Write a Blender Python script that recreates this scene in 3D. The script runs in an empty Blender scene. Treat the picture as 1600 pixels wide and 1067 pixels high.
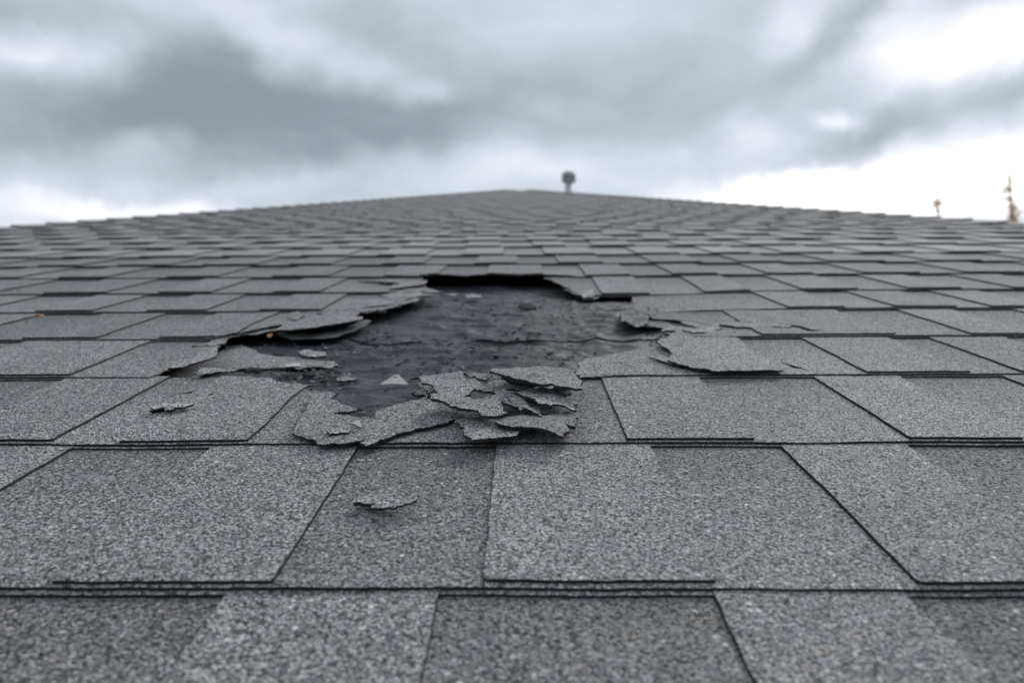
import bpy, math, random
from mathutils import Vector, Matrix, noise
from mathutils.geometry import delaunay_2d_cdt
R = math.radians
random.seed(11)
sc = bpy.context.scene
COL = sc.collection

# ------------------------------------------------------------------ camera, sky, sun, exposure
SLOPE = R(20)                                   # pitch of the roof
ROOF = Matrix.Translation((0, 0, 4.6)) @ Matrix.Rotation(SLOPE, 4, 'X')   # roof plane -> world
FPX, CX, CY, HCAM = 1150.0, 800.0, 533.5, 0.168
TH, YAW, ROLL = math.atan((533.5-275)/FPX), 0.013, 0.0075
_f = Vector((-math.sin(YAW)*math.cos(TH), math.cos(YAW)*math.cos(TH), -math.sin(TH)))
_r = _f.cross(Vector((0, 0, 1))).normalized()
_u = _r.cross(_f).normalized()
_q = Matrix.Rotation(ROLL, 3, _f)
_r, _u = _q @ _r, _q @ _u
CAML = Vector((0, 0, HCAM))
cam = bpy.data.cameras.new('camera')
camo = bpy.data.objects.new('camera', cam)
COL.objects.link(camo)
m = Matrix((( _r.x, _u.x, -_f.x, 0), (_r.y, _u.y, -_f.y, 0), (_r.z, _u.z, -_f.z, 0), (0, 0, 0, 1)))
camo.matrix_world = ROOF @ Matrix.Translation(CAML) @ m
cam.sensor_width = 36
cam.lens = 36*FPX/1600
cam.clip_start, cam.clip_end = 0.01, 3000
cam.dof.use_dof = True
cam.dof.focus_distance = 0.47
cam.dof.aperture_fstop = 8.0
sc.camera = camo

W = bpy.data.worlds.new('World'); sc.world = W; W.use_nodes = True
wt = W.node_tree; wt.nodes.clear()
SUN_AZ, SUN_EL = R(38), R(42)                   # sun behind the thin cloud, ahead and to the right
M3 = ROOF.to_3x3()
fw, rw, uw = M3 @ _f, M3 @ _r, M3 @ _u

def N(t, typ, **k):
    n = t.nodes.new(typ)
    for a, v in k.items():
        if a == 'inp':
            for i, x in v.items(): n.inputs[i].default_value = x
        else: setattr(n, a, v)
    return n
def mth(t, op, a, b=None, c=None, clamp=False):
    n = t.nodes.new('ShaderNodeMath'); n.operation = op; n.use_clamp = clamp
    for i, x in enumerate((a, b, c)):
        if x is None: continue
        if isinstance(x, (int, float)): n.inputs[i].default_value = x
        else: t.links.new(x, n.inputs[i])
    return n.outputs[0]
def vm(t, op, a, b=None):
    n = t.nodes.new('ShaderNodeVectorMath'); n.operation = op
    for i, x in enumerate((a, b)):
        if x is None: continue
        if isinstance(x, (tuple, list, Vector)): n.inputs[i].default_value = tuple(x)
        else: t.links.new(x, n.inputs[i])
    return n
def ramp(t, fac, stops, interp='LINEAR'):
    n = t.nodes.new('ShaderNodeValToRGB'); n.color_ramp.interpolation = interp
    e = n.color_ramp.elements
    for p, c in stops[1:-1]: e.new(p)
    e[0].position = stops[0][0]; e[len(e)-1].position = stops[-1][0]
    for i, (p, c) in enumerate(stops):
        e[i].color = (c[0], c[1], c[2], 1) if isinstance(c, tuple) else (c, c, c, 1)
    t.links.new(fac, n.inputs[0]); return n.outputs[0]

def build_sky():
    t = wt; L = t.links.new
    tc = N(t, 'ShaderNodeTexCoord').outputs['Generated']
    # tangent coordinates round a fixed compass direction
    dx = vm(t, 'DOT_PRODUCT', tc, rw).outputs['Value']
    dy = vm(t, 'DOT_PRODUCT', tc, uw).outputs['Value']
    dz = vm(t, 'DOT_PRODUCT', tc, fw).outputs['Value']
    dzc = mth(t, 'MAXIMUM', dz, 0.25)
    cx = N(t, 'ShaderNodeCombineXYZ')
    L(mth(t, 'DIVIDE', dx, dzc), cx.inputs[0]); L(mth(t, 'DIVIDE', dy, dzc), cx.inputs[1])
    n1 = N(t, 'ShaderNodeTexNoise', inp={'Scale': 3.6, 'Detail': 7.0, 'Roughness': 0.6}); L(tc, n1.inputs['Vector'])
    off = vm(t, 'SUBTRACT', n1.outputs['Color'], (0.5, 0.5, 0.5)).outputs[0]
    sc_ = vm(t, 'MULTIPLY', off, (0.28, 0.17, 0)).outputs[0]
    p = vm(t, 'ADD', cx.outputs[0], sc_).outputs[0]
    def blob(px, py, rx, ry, amp, rot=0):
        u0, v0 = (px-CX)/FPX, (CY-py)/FPX
        mp = N(t, 'ShaderNodeMapping', vector_type='TEXTURE')
        mp.inputs['Location'].default_value = (u0, v0, 0)
        mp.inputs['Rotation'].default_value = (0, 0, R(rot))
        mp.inputs['Scale'].default_value = (rx/FPX, ry/FPX, 1)
        L(p, mp.inputs['Vector'])
        g = N(t, 'ShaderNodeTexGradient', gradient_type='SPHERICAL'); L(mp.outputs[0], g.inputs[0])
        s = N(t, 'ShaderNodeMapRange', interpolation_type='SMOOTHSTEP'); L(g.outputs['Fac'], s.inputs['Value'])
        return mth(t, 'MULTIPLY', s.outputs[0], amp)
    B = [(420, 170, 560, 190, -.30, -4), (300, 120, 300, 110, -.10, 10), (60, 150, 300, 110, -.16, 0), (700, 190, 430, 110, -.14, 6),
         (0, 20, 260, 60, -.17, 0), (640, 40, 230, 80, -.13, -20),
         (1120, 140, 420, 150, -.12, 8), (1330, 35, 300, 45, -.15, 42), (1440, 160, 330, 60, -.24, 28), (1590, 130, 170, 45, -.2, 30),
         (1300, 270, 420, 40, .10, 20), (1440, 310, 520, 110, .75, 14), (1200, 325, 380, 60, .40, 8),
         (1540, 75, 270, 95, .48, 25), (1300, 100, 260, 120, .06, 30), (1400, 60, 180, 60, .18, 35), (1240, 40, 120, 60, .16, 40), (1300, 192, 75, 30, .30, 5),
         (50, 320, 350, 120, .20, 0), (230, 330, 330, 40, .22, -10), (40, 65, 190, 65, .22, 0), (500, 95, 260, 75, .26, -18), (350, 40, 260, 90, .12, -30),
         (200, 215, 120, 50, .14, 0), (680, 143, 90, 40, .14, 0), (1130, 215, 90, 60, .14, 0), (905, 170, 80, 40, .10, 0), (900, 285, 420, 70, .13, 0),
         (420, 290, 240, 40, .12, 10), (620, 240, 260, 40, -.07, 4), (950, 20, 260, 80, .05, 0)]
    tot = None
    for b in B:
        g = blob(*b); tot = g if tot is None else mth(t, 'ADD', tot, g)
    front = N(t, 'ShaderNodeMapRange', interpolation_type='SMOOTHSTEP'); L(dz, front.inputs['Value'])
    front.inputs['From Min'].default_value = 0.3; front.inputs['From Max'].default_value = 0.7
    tot = mth(t, 'MULTIPLY', tot, front.outputs[0])
    mp = N(t, 'ShaderNodeMapping'); L(tc, mp.inputs[0]); mp.inputs['Scale'].default_value = (1, 1, 2.2)
    n2 = N(t, 'ShaderNodeTexNoise', inp={'Scale': 2.1, 'Detail': 7.0, 'Roughness': 0.52, 'Distortion': 0.5}); L(mp.outputs[0], n2.inputs['Vector'])
    n3 = N(t, 'ShaderNodeTexNoise', inp={'Scale': 6.0, 'Detail': 7.0, 'Roughness': 0.55, 'Distortion': .4}); L(mp.outputs[0], n3.inputs['Vector'])
    v = mth(t, 'ADD', mth(t, 'MULTIPLY_ADD', n2.outputs[0], 0.30, 0.42), tot)
    v = mth(t, 'ADD', v, mth(t, 'MULTIPLY_ADD', n3.outputs[0], 0.30, -0.15))
    col = ramp(t, v, [(0.0, (.150, .177, .198)), (0.25, (.205, .240, .265)), (0.5, (.355, .402, .440)), (0.68, (.50, .535, .595)), (0.85, (.71, .725, .76)), (1.0, (1.06, 1.05, 1.03))])
    bg = N(t, 'ShaderNodeBackground', inp={'Strength': 1.0}); L(col, bg.inputs[0])
    sky = N(t, 'ShaderNodeTexSky', sky_type='NISHITA', sun_disc=False, sun_elevation=SUN_EL, sun_rotation=SUN_AZ)
    bs = N(t, 'ShaderNodeBackground', inp={'Strength': 0.05}); L(sky.outputs[0], bs.inputs[0])
    mx = N(t, 'ShaderNodeMixShader', inp={0: 0.93}); L(bs.outputs[0], mx.inputs[1]); L(bg.outputs[0], mx.inputs[2])
    out = N(t, 'ShaderNodeOutputWorld'); L(mx.outputs[0], out.inputs[0])
build_sky()
W.cycles.sampling_method = 'MANUAL'; W.cycles.sample_map_resolution = 512

sun = bpy.data.lights.new('sun', 'SUN'); sun.energy = 1.5; sun.angle = R(20); sun.color = (1, .97, .93)
suno = bpy.data.objects.new('sun', sun); COL.objects.link(suno)
sd = Vector((math.sin(SUN_AZ)*math.cos(SUN_EL), math.cos(SUN_AZ)*math.cos(SUN_EL), math.sin(SUN_EL)))
suno.rotation_euler = sd.to_track_quat('Z', 'Y').to_euler()
vs = sc.view_settings
vs.view_transform = 'Standard'; vs.look = 'None'; vs.gamma = 1; vs.exposure = 0.58; vs.use_curve_mapping = False
sc.cycles.use_denoising = True
sc.cycles.use_adaptive_sampling = False
sc.cycles.max_bounces = 5

# ------------------------------------------------------------------ placing helpers
def ray(px, py): return (_f + _r*((px-CX)/FPX) + _u*((CY-py)/FPX))
def P(px, py, z=0.002):
    d = ray(px, py); s = (z-HCAM)/d.z
    return Vector((d.x*s, d.y*s))
def proj(x, y, z=0.0):
    d = Vector((x, y, z))-CAML; k = d.dot(_f)
    if k < 0.02: return None
    return CX + FPX*d.dot(_r)/k, CY - FPX*d.dot(_u)/k
def lerp(a, b, t): return a+(b-a)*t
def sstep(a, b, x):
    t = max(0, min(1, (x-a)/(b-a))); return t*t*(3-2*t)
def nz(x, y, s, o=0.0): return noise.noise(Vector((x*s+o, y*s-o*1.7, o*0.37)))

# ------------------------------------------------------------------ materials
def granule_mat(name, tone=1.0, scale=820.0, far=False):
    mt = bpy.data.materials.new(name); mt.use_nodes = True; t = mt.node_tree; L = t.links.new
    b = t.nodes['Principled BSDF']
    tc = N(t, 'ShaderNodeTexCoord').outputs['Object']
    uv = N(t, 'ShaderNodeUVMap', uv_map='row'); sx = N(t, 'ShaderNodeSeparateXYZ'); L(uv.outputs[0], sx.inputs[0])
    wn = N(t, 'ShaderNodeTexNoise', inp={'Scale': 260.0, 'Detail': 2.0}); L(tc, wn.inputs['Vector'])
    wv = vm(t, 'MULTIPLY', vm(t, 'SUBTRACT', wn.outputs['Color'], (.5, .5, .5)).outputs[0], (.0012, .0012, .0012)).outputs[0]
    pos = vm(t, 'ADD', tc, wv).outputs[0]
    vo = N(t, 'ShaderNodeTexVoronoi', inp={'Scale': scale, 'Randomness': 1.0}); L(pos, vo.inputs['Vector'])
    vb = N(t, 'ShaderNodeTexVoronoi', inp={'Scale': scale*0.5}); L(pos, vb.inputs['Vector'])
    sc1 = N(t, 'ShaderNodeSeparateXYZ'); L(vo.outputs['Color'], sc1.inputs[0])
    sc2 = N(t, 'ShaderNodeSeparateXYZ'); L(vb.outputs['Color'], sc2.inputs[0])
    k = tone
    c1 = ramp(t, sc1.outputs[0], [(0, (.016*k, .016*k, .017*k)), (.20, (.034*k, .034*k, .035*k)), (.45, (.105*k, .105*k, .107*k)), (.72, (.225*k, .225*k, .228*k)), (.91, (.37*k, .37*k, .37*k)), (.962, (.95, .93, .90))])
    if far: c1 = ramp(t, sc1.outputs[0], [(0, (.125*k, .124*k, .122*k)), (1, (.20*k, .198*k, .195*k))])
    # scattered tan and pale coarse grains
    fl = ramp(t, sc2.outputs[1], [(0, 0.0), (.955, 0.0), (.962, .95), (1, .95)])
    flc = ramp(t, sc2.outputs[2], [(0, (.58, .42, .33)), (.2, (.45, .40, .36)), (.45, (.60, .59, .57)), (1, (.85, .85, .84))])
    near = ramp(t, vb.outputs['Distance'], [(0, 1.0), (.45, 1.0), (.55, 0.0), (1, 0.0)])
    mxa = N(t, 'ShaderNodeMix', data_type='RGBA'); L(mth(t, 'MULTIPLY', fl, near), mxa.inputs[0]); L(flc, mxa.inputs[7])
    # asphalt showing between grains
    gap = ramp(t, vo.outputs['Distance'], [(0, 1.0), (.34, 1.0), (.62, 0.16), (1, 0.10)])
    # broad mottling, wear, and the printed dark band under each butt edge
    m1 = N(t, 'ShaderNodeTexNoise', inp={'Scale': 34.0, 'Detail': 5.0, 'Roughness': .6}); L(tc, m1.inputs['Vector'])
    m2 = N(t, 'ShaderNodeTexNoise', inp={'Scale': 5.0, 'Detail': 3.0}); L(tc, m2.inputs['Vector'])
    m3 = N(t, 'ShaderNodeTexNoise', inp={'Scale': 150.0, 'Detail': 3.0, 'Roughness': .6}); L(tc, m3.inputs['Vector'])
    mot = mth(t, 'MULTIPLY', mth(t, 'MULTIPLY_ADD', m1.outputs[0], .7, .66), mth(t, 'MULTIPLY_ADD', m2.outputs[0], 1.0, .5))
    mot = mth(t, 'MULTIPLY', mot, mth(t, 'MULTIPLY_ADD', m3.outputs[0], .5, .75))
    mps = N(t, 'ShaderNodeMapping'); L(tc, mps.inputs[0]); mps.inputs['Scale'].default_value = (17, 1.6, 1)
    ms = N(t, 'ShaderNodeTexNoise', inp={'Scale': 1.0, 'Detail': 4.0, 'Roughness': .6}); L(mps.outputs[0], ms.inputs['Vector'])
    mot = mth(t, 'MULTIPLY', mot, mth(t, 'MULTIPLY_ADD', ms.outputs[0], .7, .66))
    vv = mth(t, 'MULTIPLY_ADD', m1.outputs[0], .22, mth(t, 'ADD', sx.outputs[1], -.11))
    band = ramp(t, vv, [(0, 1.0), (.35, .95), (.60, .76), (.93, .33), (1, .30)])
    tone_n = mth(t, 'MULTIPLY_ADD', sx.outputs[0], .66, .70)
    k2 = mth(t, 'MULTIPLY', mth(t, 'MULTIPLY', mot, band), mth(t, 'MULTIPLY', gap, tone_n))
    tint = ramp(t, sc1.outputs[2], [(0, (1.16, 1.0, .86)), (.25, (1.04, 1.0, .96)), (.6, (1.0, 1.0, .99)), (1, (.90, .97, 1.07))])
    mul = vm(t, 'SCALE', vm(t, 'MINIMUM', vm(t, 'MULTIPLY', c1, tint).outputs[0], (.85, .85, .85)).outputs[0]); L(k2, mul.inputs['Scale'])
    L(mul.outputs[0], mxa.inputs[6]); L(mxa.outputs[2], b.inputs['Base Color'])
    b.inputs['Roughness'].default_value = .78
    b.inputs['Specular IOR Level'].default_value = .7
    b.inputs['Sheen Weight'].default_value = .5; b.inputs['Sheen Roughness'].default_value = .45; b.inputs['Sheen Tint'].default_value = (.95, .96, 1, 1)
    inv = mth(t, 'SUBTRACT', 1.0, vo.outputs['Distance'])
    hh = mth(t, 'MULTIPLY_ADD', sc1.outputs[1], .55, inv)
    hh = mth(t, 'ADD', hh, mth(t, 'MULTIPLY', m3.outputs[0], .6))
    # every grain has its own facet
    loc = vm(t, 'SUBTRACT', pos, vo.outputs['Position']).outputs[0]
    fac = vm(t, 'DOT_PRODUCT', loc, vm(t, 'SUBTRACT', vo.outputs['Color'], (.5, .5, .5)).outputs[0]).outputs['Value']
    hh = mth(t, 'MULTIPLY_ADD', fac, scale*3.4, hh)
    bu = N(t, 'ShaderNodeBump', inp={'Strength': 1.0, 'Distance': .0003 if far else .0011}); L(hh, bu.inputs['Height']); L(bu.outputs[0], b.inputs['Normal'])
    return mt
M_G = granule_mat('grey_granules', 2.15)
M_GF = granule_mat('distant_grey_granules', 1.9, far=True)
M_GL = granule_mat('worn_pale_granules', 3.4)
M_GP = granule_mat('bleached_granules', 4.0)
M_GD = granule_mat('dark_weathered_granules', 1.7)

def simple_mat(name, col, rough=.8, noise_s=200, var=.4, bump=.0006, metallic=0.0, col2=None, strength=.6):
    mt = bpy.data.materials.new(name); mt.use_nodes = True; t = mt.node_tree; L = t.links.new
    b = t.nodes['Principled BSDF']
    tc = N(t, 'ShaderNodeTexCoord').outputs['Object']
    n = N(t, 'ShaderNodeTexNoise', inp={'Scale': float(noise_s), 'Detail': 5.0, 'Roughness': .65}); L(tc, n.inputs['Vector'])
    c2 = col2 or tuple(c*(1-var) for c in col)
    L(ramp(t, n.outputs[0], [(.32, c2), (.68, tuple(c*(1+var*.5) for c in col))]), b.inputs['Base Color'])
    b.inputs['Roughness'].default_value = rough; b.inputs['Metallic'].default_value = metallic
    bu = N(t, 'ShaderNodeBump', inp={'Strength': strength, 'Distance': bump}); L(n.outputs[0], bu.inputs['Height']); L(bu.outputs[0], b.inputs['Normal'])
    return mt
M_EDGE = simple_mat('asphalt_edge', (.020, .020, .022), .9, 500, .7, .0008, col2=(.006, .006, .007))
M_DECK = simple_mat('plywood_deck', (.10, .075, .05), .9, 60)
M_FELT = simple_mat('grey_felt', (.10, .105, .11), .8, 300, .3, .0003)
M_DUST = simple_mat('pale_chip', (.42, .42, .40), .8, 400, .3, .0004)
M_METAL = simple_mat('galvanised_metal', (.42, .43, .43), .5, 120, .25, .0002, metallic=.2)
M_VENT = simple_mat('weathered_vent_metal', (.62, .66, .66), .6, 30, .4, .001, metallic=.3)
M_VENTD = simple_mat('dark_vent_cap', (.42, .44, .445), .7, 30, .4, .001)
M_RUST = simple_mat('orange_rust', (.50, .22, .09), .8, 300, .3, .0003)
M_CLOD = simple_mat('dark_asphalt_lump', (.035, .035, .036), .95, 420, .7, .0015, col2=(.012, .012, .013))
M_BARK = simple_mat('bark', (.50, .40, .33), .95, 8, .4, .02)
M_LEAF = simple_mat('rusty_foliage', (.72, .55, .43), .9, 3, .4, .02)
def leafy():
    t = M_LEAF.node_tree; b = t.nodes['Principled BSDF']; o = t.nodes['Material Output']
    tr = N(t, 'ShaderNodeBsdfTranslucent', inp={'Color': (.88, .70, .56, 1)}); mx = N(t, 'ShaderNodeMixShader', inp={0: .6})
    t.links.new(b.outputs[0], mx.inputs[1]); t.links.new(tr.outputs[0], mx.inputs[2]); t.links.new(mx.outputs[0], o.inputs[0])
leafy()
M_GRASS = simple_mat('dry_grass', (.07, .09, .04), .95, .6, .5, .02)

def membrane_mat():
    mt = bpy.data.materials.new('black_underlayment'); mt.use_nodes = True; t = mt.node_tree; L = t.links.new
    b = t.nodes['Principled BSDF']
    tc = N(t, 'ShaderNodeTexCoord').outputs['Object']
    mp = N(t, 'ShaderNodeMapping'); L(tc, mp.inputs[0]); mp.inputs['Scale'].default_value = (.55, 1.5, 1); mp.inputs['Rotation'].default_value = (0, 0, .12)
    n1 = N(t, 'ShaderNodeTexNoise', inp={'Scale': 16.0, 'Detail': 6.0, 'Roughness': .6, 'Distortion': .6}); L(mp.outputs[0], n1.inputs['Vector'])
    n2 = N(t, 'ShaderNodeTexNoise', inp={'Scale': 70.0, 'Detail': 6.0, 'Roughness': .62, 'Distortion': .5}); L(mp.outputs[0], n2.inputs['Vector'])
    n3 = N(t, 'ShaderNodeTexNoise', inp={'Scale': 900.0, 'Detail': 2.0}); L(tc, n3.inputs['Vector'])
    c = ramp(t, n1.outputs[0], [(.3, (.020, .023, .029)), (.55, (.036, .041, .050)), (.75, (.066, .074, .088))])
    k = mth(t, 'MULTIPLY', mth(t, 'MULTIPLY_ADD', n2.outputs[0], 1.1, .45), mth(t, 'MULTIPLY_ADD', n3.outputs[0], .3, .85))
    s = vm(t, 'SCALE', c); L(k, s.inputs['Scale'])
    vo = N(t, 'ShaderNodeTexVoronoi', inp={'Scale': 330.0}); L(tc, vo.inputs['Vector'])
    sx = N(t, 'ShaderNodeSeparateXYZ'); L(vo.outputs['Color'], sx.inputs[0])
    f = mth(t, 'MULTIPLY', ramp(t, sx.outputs[0], [(0, 0.0), (.988, 0.0), (.992, 1.0)]), ramp(t, vo.outputs['Distance'], [(0, 1.0), (.22, 1.0), (.32, 0.0)]))
    mx = N(t, 'ShaderNodeMix', data_type='RGBA'); L(f, mx.inputs[0]); L(s.outputs[0], mx.inputs[6]); mx.inputs[7].default_value = (.42, .41, .39, 1)
    L(mx.outputs[2], b.inputs['Base Color'])
    L(ramp(t, n2.outputs[0], [(.3, .40), (.7, .62)]), b.inputs['Roughness'])
    b.inputs['Specular IOR Level'].default_value = .30
    h = mth(t, 'ADD', mth(t, 'MULTIPLY', n2.outputs[0], 1.0), mth(t, 'MULTIPLY', n3.outputs[0], .03))
    bu = N(t, 'ShaderNodeBump', inp={'Strength': 1.0, 'Distance': .0045}); L(h, bu.inputs['Height']); L(bu.outputs[0], b.inputs['Normal'])
    return mt
M_MEM = membrane_mat()

# ------------------------------------------------------------------ mesh helpers
class MB:
    """collects triangles / polygons for one mesh"""
    def __init__(s): s.v = []; s.f = []; s.mi = []; s.uv = []
    def add(s, vs_, fs, mis, uvs):
        o = len(s.v); s.v += vs_; s.uv += uvs
        for f, k in zip(fs, mis): s.f.append(tuple(i+o for i in f)); s.mi.append(k)
    def join(s, b): s.add(b.v, b.f, b.mi, b.uv)
    def mesh(s, name, mats, origin=(0, 0, 0), smooth=False):
        me = bpy.data.meshes.new(name); o = Vector(origin)
        me.from_pydata([tuple(Vector(p)-o) for p in s.v], [], s.f)
        for mm in mats: me.materials.append(mm)
        me.polygons.foreach_set('material_index', s.mi)
        uvl = me.uv_layers.new(name='row')
        flat = []
        for l in me.loops: flat += s.uv[l.vertex_index]
        uvl.data.foreach_set('uv', flat)
        if smooth: me.polygons.foreach_set('use_smooth', [True]*len(me.polygons))
        me.update(); return me

def area2(p):
    return sum(p[i][0]*p[(i+1) % len(p)][1]-p[(i+1) % len(p)][0]*p[i][1] for i in range(len(p)))
def jag(poly, amp, seg=0.004, rnd=None, mask=None):
    """fractal, torn outline; mask(x,y) scales the amplitude"""
    rnd = rnd or random
    out = []; n = len(poly)
    def sub(a, b, am):
        d = (b-a).length
        if d < seg: return [a]
        nrm = Vector((-(b-a).y, (b-a).x))/max(d, 1e-9)
        k = am if mask is None else am*mask((a+b)/2)
        mid = (a+b)/2 + nrm*rnd.uniform(-1, 1)*min(k, d*.35) + (b-a)*rnd.uniform(-.12, .12)
        return sub(a, mid, am*.62)+sub(mid, b, am*.62)
    for i in range(n): out += sub(Vector(poly[i]), Vector(poly[(i+1) % n]), amp)
    return out
def densify(poly, seg):
    out = []
    for i in range(len(poly)):
        a, b = Vector(poly[i]), Vector(poly[(i+1) % len(poly)]); k = max(1, int((b-a).length/seg))
        for j in range(k): out.append(a+(b-a)*j/k)
    return out

def sheet(outline, top, th, spacing=None, holes=(), uvf=lambda x, y: (.5, .2), under=None, mi_side=1):
    """a slab following top(x,y); outline and holes are 2D loops in the roof plane"""
    if area2(outline) < 0: outline = outline[::-1]
    pts = [Vector((p[0], p[1])) for p in outline]; faces = [list(range(len(pts)))]
    for h in holes:
        h = [Vector((p[0], p[1])) for p in h]
        if area2(h) < 0: h = h[::-1]
        faces.append(list(range(len(pts), len(pts)+len(h)))); pts += h
    if spacing:
        x0 = min(p.x for p in pts[:len(outline)]); x1 = max(p.x for p in pts[:len(outline)])
        y0 = min(p.y for p in pts[:len(outline)]); y1 = max(p.y for p in pts[:len(outline)])
        nx, ny = int((x1-x0)/spacing), int((y1-y0)/spacing)
        for i in range(1, nx+1):
            for j in range(1, ny+1):
                pts.append(Vector((x0+(i-.5+.3*math.sin(j*2.3))*(x1-x0)/nx, y0+(j-.5+.3*math.sin(i*1.9))*(y1-y0)/ny)))
    rv, _, rf, _, _, of = delaunay_2d_cdt(pts, [], faces, 1, 1e-6)
    keep = [f for f, o in zip(rf, of) if 0 in o and len(o) == 1]
    used = sorted({i for f in keep for i in f}); idx = {u: k for k, u in enumerate(used)}
    mb = MB()
    if not used: return mb
    n = len(used)
    tp, bt, uv = [], [], []
    for u in used:
        x, y = rv[u].x, rv[u].y; z = top(x, y)
        tp.append((x, y, z)); bt.append((x, y, (z-th) if under is None else under(x, y, z))); uv.append(tuple(uvf(x, y)))
    fs, mi, cnt = [], [], {}
    for f in keep:
        f = [idx[i] for i in f]
        a, b, c = (rv[used[f[0]]], rv[used[f[1]]], rv[used[f[2]]])
        if (b-a).cross(c-a) < 0: f = f[::-1]
        fs.append(tuple(f)); mi.append(0)
        fs.append(tuple(i+n for i in reversed(f))); mi.append(mi_side)
        for k in range(len(f)): cnt[(f[k], f[(k+1) % len(f)])] = cnt.get((f[k], f[(k+1) % len(f)]), 0)+1
    for (a, b) in list(cnt):
        if (b, a) not in cnt: fs.append((b, a, a+n, b+n)); mi.append(mi_side)
    mb.add(tp+bt, fs, mi, uv+uv)
    return mb

def link(name, me, parent=None, mw=None, label=None, cat=None, group=None, kind=None):
    o = bpy.data.objects.new(name, me); COL.objects.link(o)
    if parent is not None: o.parent = parent
    if mw is not None: o.matrix_world = mw
    for k, v in (('label', label), ('category', cat), ('group', group), ('kind', kind)):
        if v: o[k] = v
    return o

# ------------------------------------------------------------------ the roof: courses
T = 0.0016
ybp = [917, 691, 586, 527, 484.5, 456, 431.5, 413, 399, 386]
YB = [P(800, y, 2*T).y for y in ybp]
E = 0.143
E = (YB[-1]-YB[1])/(len(YB)-2)
APEX_L, APEX_R = P(790, 298, 0), P(826, 298, 0)
HL, HR = P(0, 359, 0), P(1600, 353, 0)
YTOP = min(APEX_L.y, APEX_R.y)
ROWS = [YB[0]-E*k for k in range(7, 0, -1)]   # courses below the frame
IA = len(ROWS)-1                               # row A
ROWS += YB
while ROWS[-1]+E < YTOP: ROWS.append(ROWS[-1]+E)
ROWS.append(YTOP)
NR = len(ROWS)-1
print('E', E, 'rows', NR, 'ytop', YTOP, 'A..', [round(y, 3) for y in ROWS[IA:IA+10]], 'HL', HL, 'HR', HR)
def xl(y): return lerp(HL.x, APEX_L.x, (y-HL.y)/(APEX_L.y-HL.y))
def xr(y): return lerp(HR.x, APEX_R.x, (y-HR.y)/(APEX_R.y-HR.y))

# soft sag and curl of the courses round the hole: (px, py, radius x px, radius y m, height, first row, last row) rows counted from A
LIFT = [(900, 452, 170, .10, -.0065, 5, 7), (770, 440, 150, .06, -.0105, 7, 7), (560, 494, 110, .06, .006, 4, 4), (430, 514, 90, .05, .004, 4, 4),
        (640, 470, 70, .05, .004, 5, 6), (330, 555, 55, .03, .006, 3, 3), (1080, 498, 110, .06, -.005, 5, 5), (1010, 480, 50, .04, -.003, 5, 6),
        (480, 625, 60, .03, .0022, 2, 2), (1100, 458, 100, .05, -.003, 6, 6)]
LIFTM = [(P(a, b).x, P(a, b).y, abs(P(a+c, b).x-P(a, b).x), d, h, r0, r1) for a, b, c, d, h, r0, r1 in LIFT]
def lift(x, y, r):
    z = 0
    for a, b, c, d, h, r0, r1 in LIFTM:
        if r0 <= r-IA <= r1: z += h*math.exp(-((x-a)/c)**2-((y-b)/d)**2)
    return z
def TR(r):
    k = r-IA
    return min(T*(1+.4*sstep(3, 8, k)), 0.2*E*HCAM/max(.2, ROWS[r]))
def base_z(x, y, r):
    y0, y1 = ROWS[r], ROWS[r+1]
    t = max(-.1, min(1.3, (y-y0)/(y1-y0)))
    amp = min(.0007, TR(r)*.45)
    return 2*TR(r)*(1-t) + lift(x, y, r) + amp*nz(x, y, 9, r*3.1)*(1-.6*t) + .0003*nz(x, y, 40, r)
def row_of(y):
    for r in range(NR):
        if ROWS[r] <= y < ROWS[r+1]: return r
    return 0

def loopP(pl, z=0.002): return [P(a, b, z) for a, b in pl]
HOLES = {
 7: [(640, 448), (655, 432), (672, 430), (690, 429), (730, 430.5), (770, 428.5), (810, 430), (850, 429), (890, 430.5), (915, 432.5), (930, 448)],
 6: [(655, 420), (664, 446), (668, 452), (650, 456), (668, 459), (640, 464), (636, 478), (990, 478), (986, 470), (930, 470), (908, 459), (896, 450), (880, 443), (864, 437), (850, 432), (846, 420)],
 5: [(668, 446), (662, 464), (628, 473), (655, 474), (622, 480), (600, 486), (600, 500), (1012, 500), (996, 487), (985, 470), (985, 446)],
 4: [(612, 472), (585, 489), (560, 494), (505, 506), (440, 513), (395, 521), (345, 530), (345, 545), (1040, 545), (1045, 522), (1078, 515), (1105, 507), (1068, 500), (1020, 496), (1000, 472)],
 3: [(345, 518), (341, 541), (335, 550), (322, 561), (268, 576), (222, 597), (905, 597), (905, 566), (940, 556), (990, 546), (1030, 535), (1035, 518)],
 2: [(386, 576), (392, 590), (420, 597), (460, 600), (487, 611), (522, 614), (516, 621), (548, 638), (530, 647), (560, 655), (585, 655), (592, 645), (630, 634), (700, 628), (820, 606), (904, 592), (904, 576)],
}
SLITS = {5: [], 4: [[(1203, 505), (1228, 509), (1252, 512), (1268, 518), (1290, 520), (1264, 521), (1246, 515), (1225, 511)]],
 3: [[(1159, 561), (1172, 564), (1190, 569), (1172, 567)], [(1219, 566), (1240, 573), (1262, 580), (1240, 577)], [(955, 566), (975, 568), (990, 575), (996, 582), (986, 577), (972, 570)], [(960, 583), (995, 581), (996, 583)], [(1018, 560), (1042, 564), (1052, 569), (1035, 566)]],
 2: [[(232, 640), (262, 636), (302, 632), (285, 640), (258, 642), (240, 645)], [(322, 620), (334, 614), (331, 618)], [(278, 613), (300, 609), (310, 604), (298, 612)]],
 1: [], }
rj = random.Random(5)
HOLEM = {r+IA: jag(loopP(h), .004, .0035, rj) for r, h in HOLES.items()}
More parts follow.
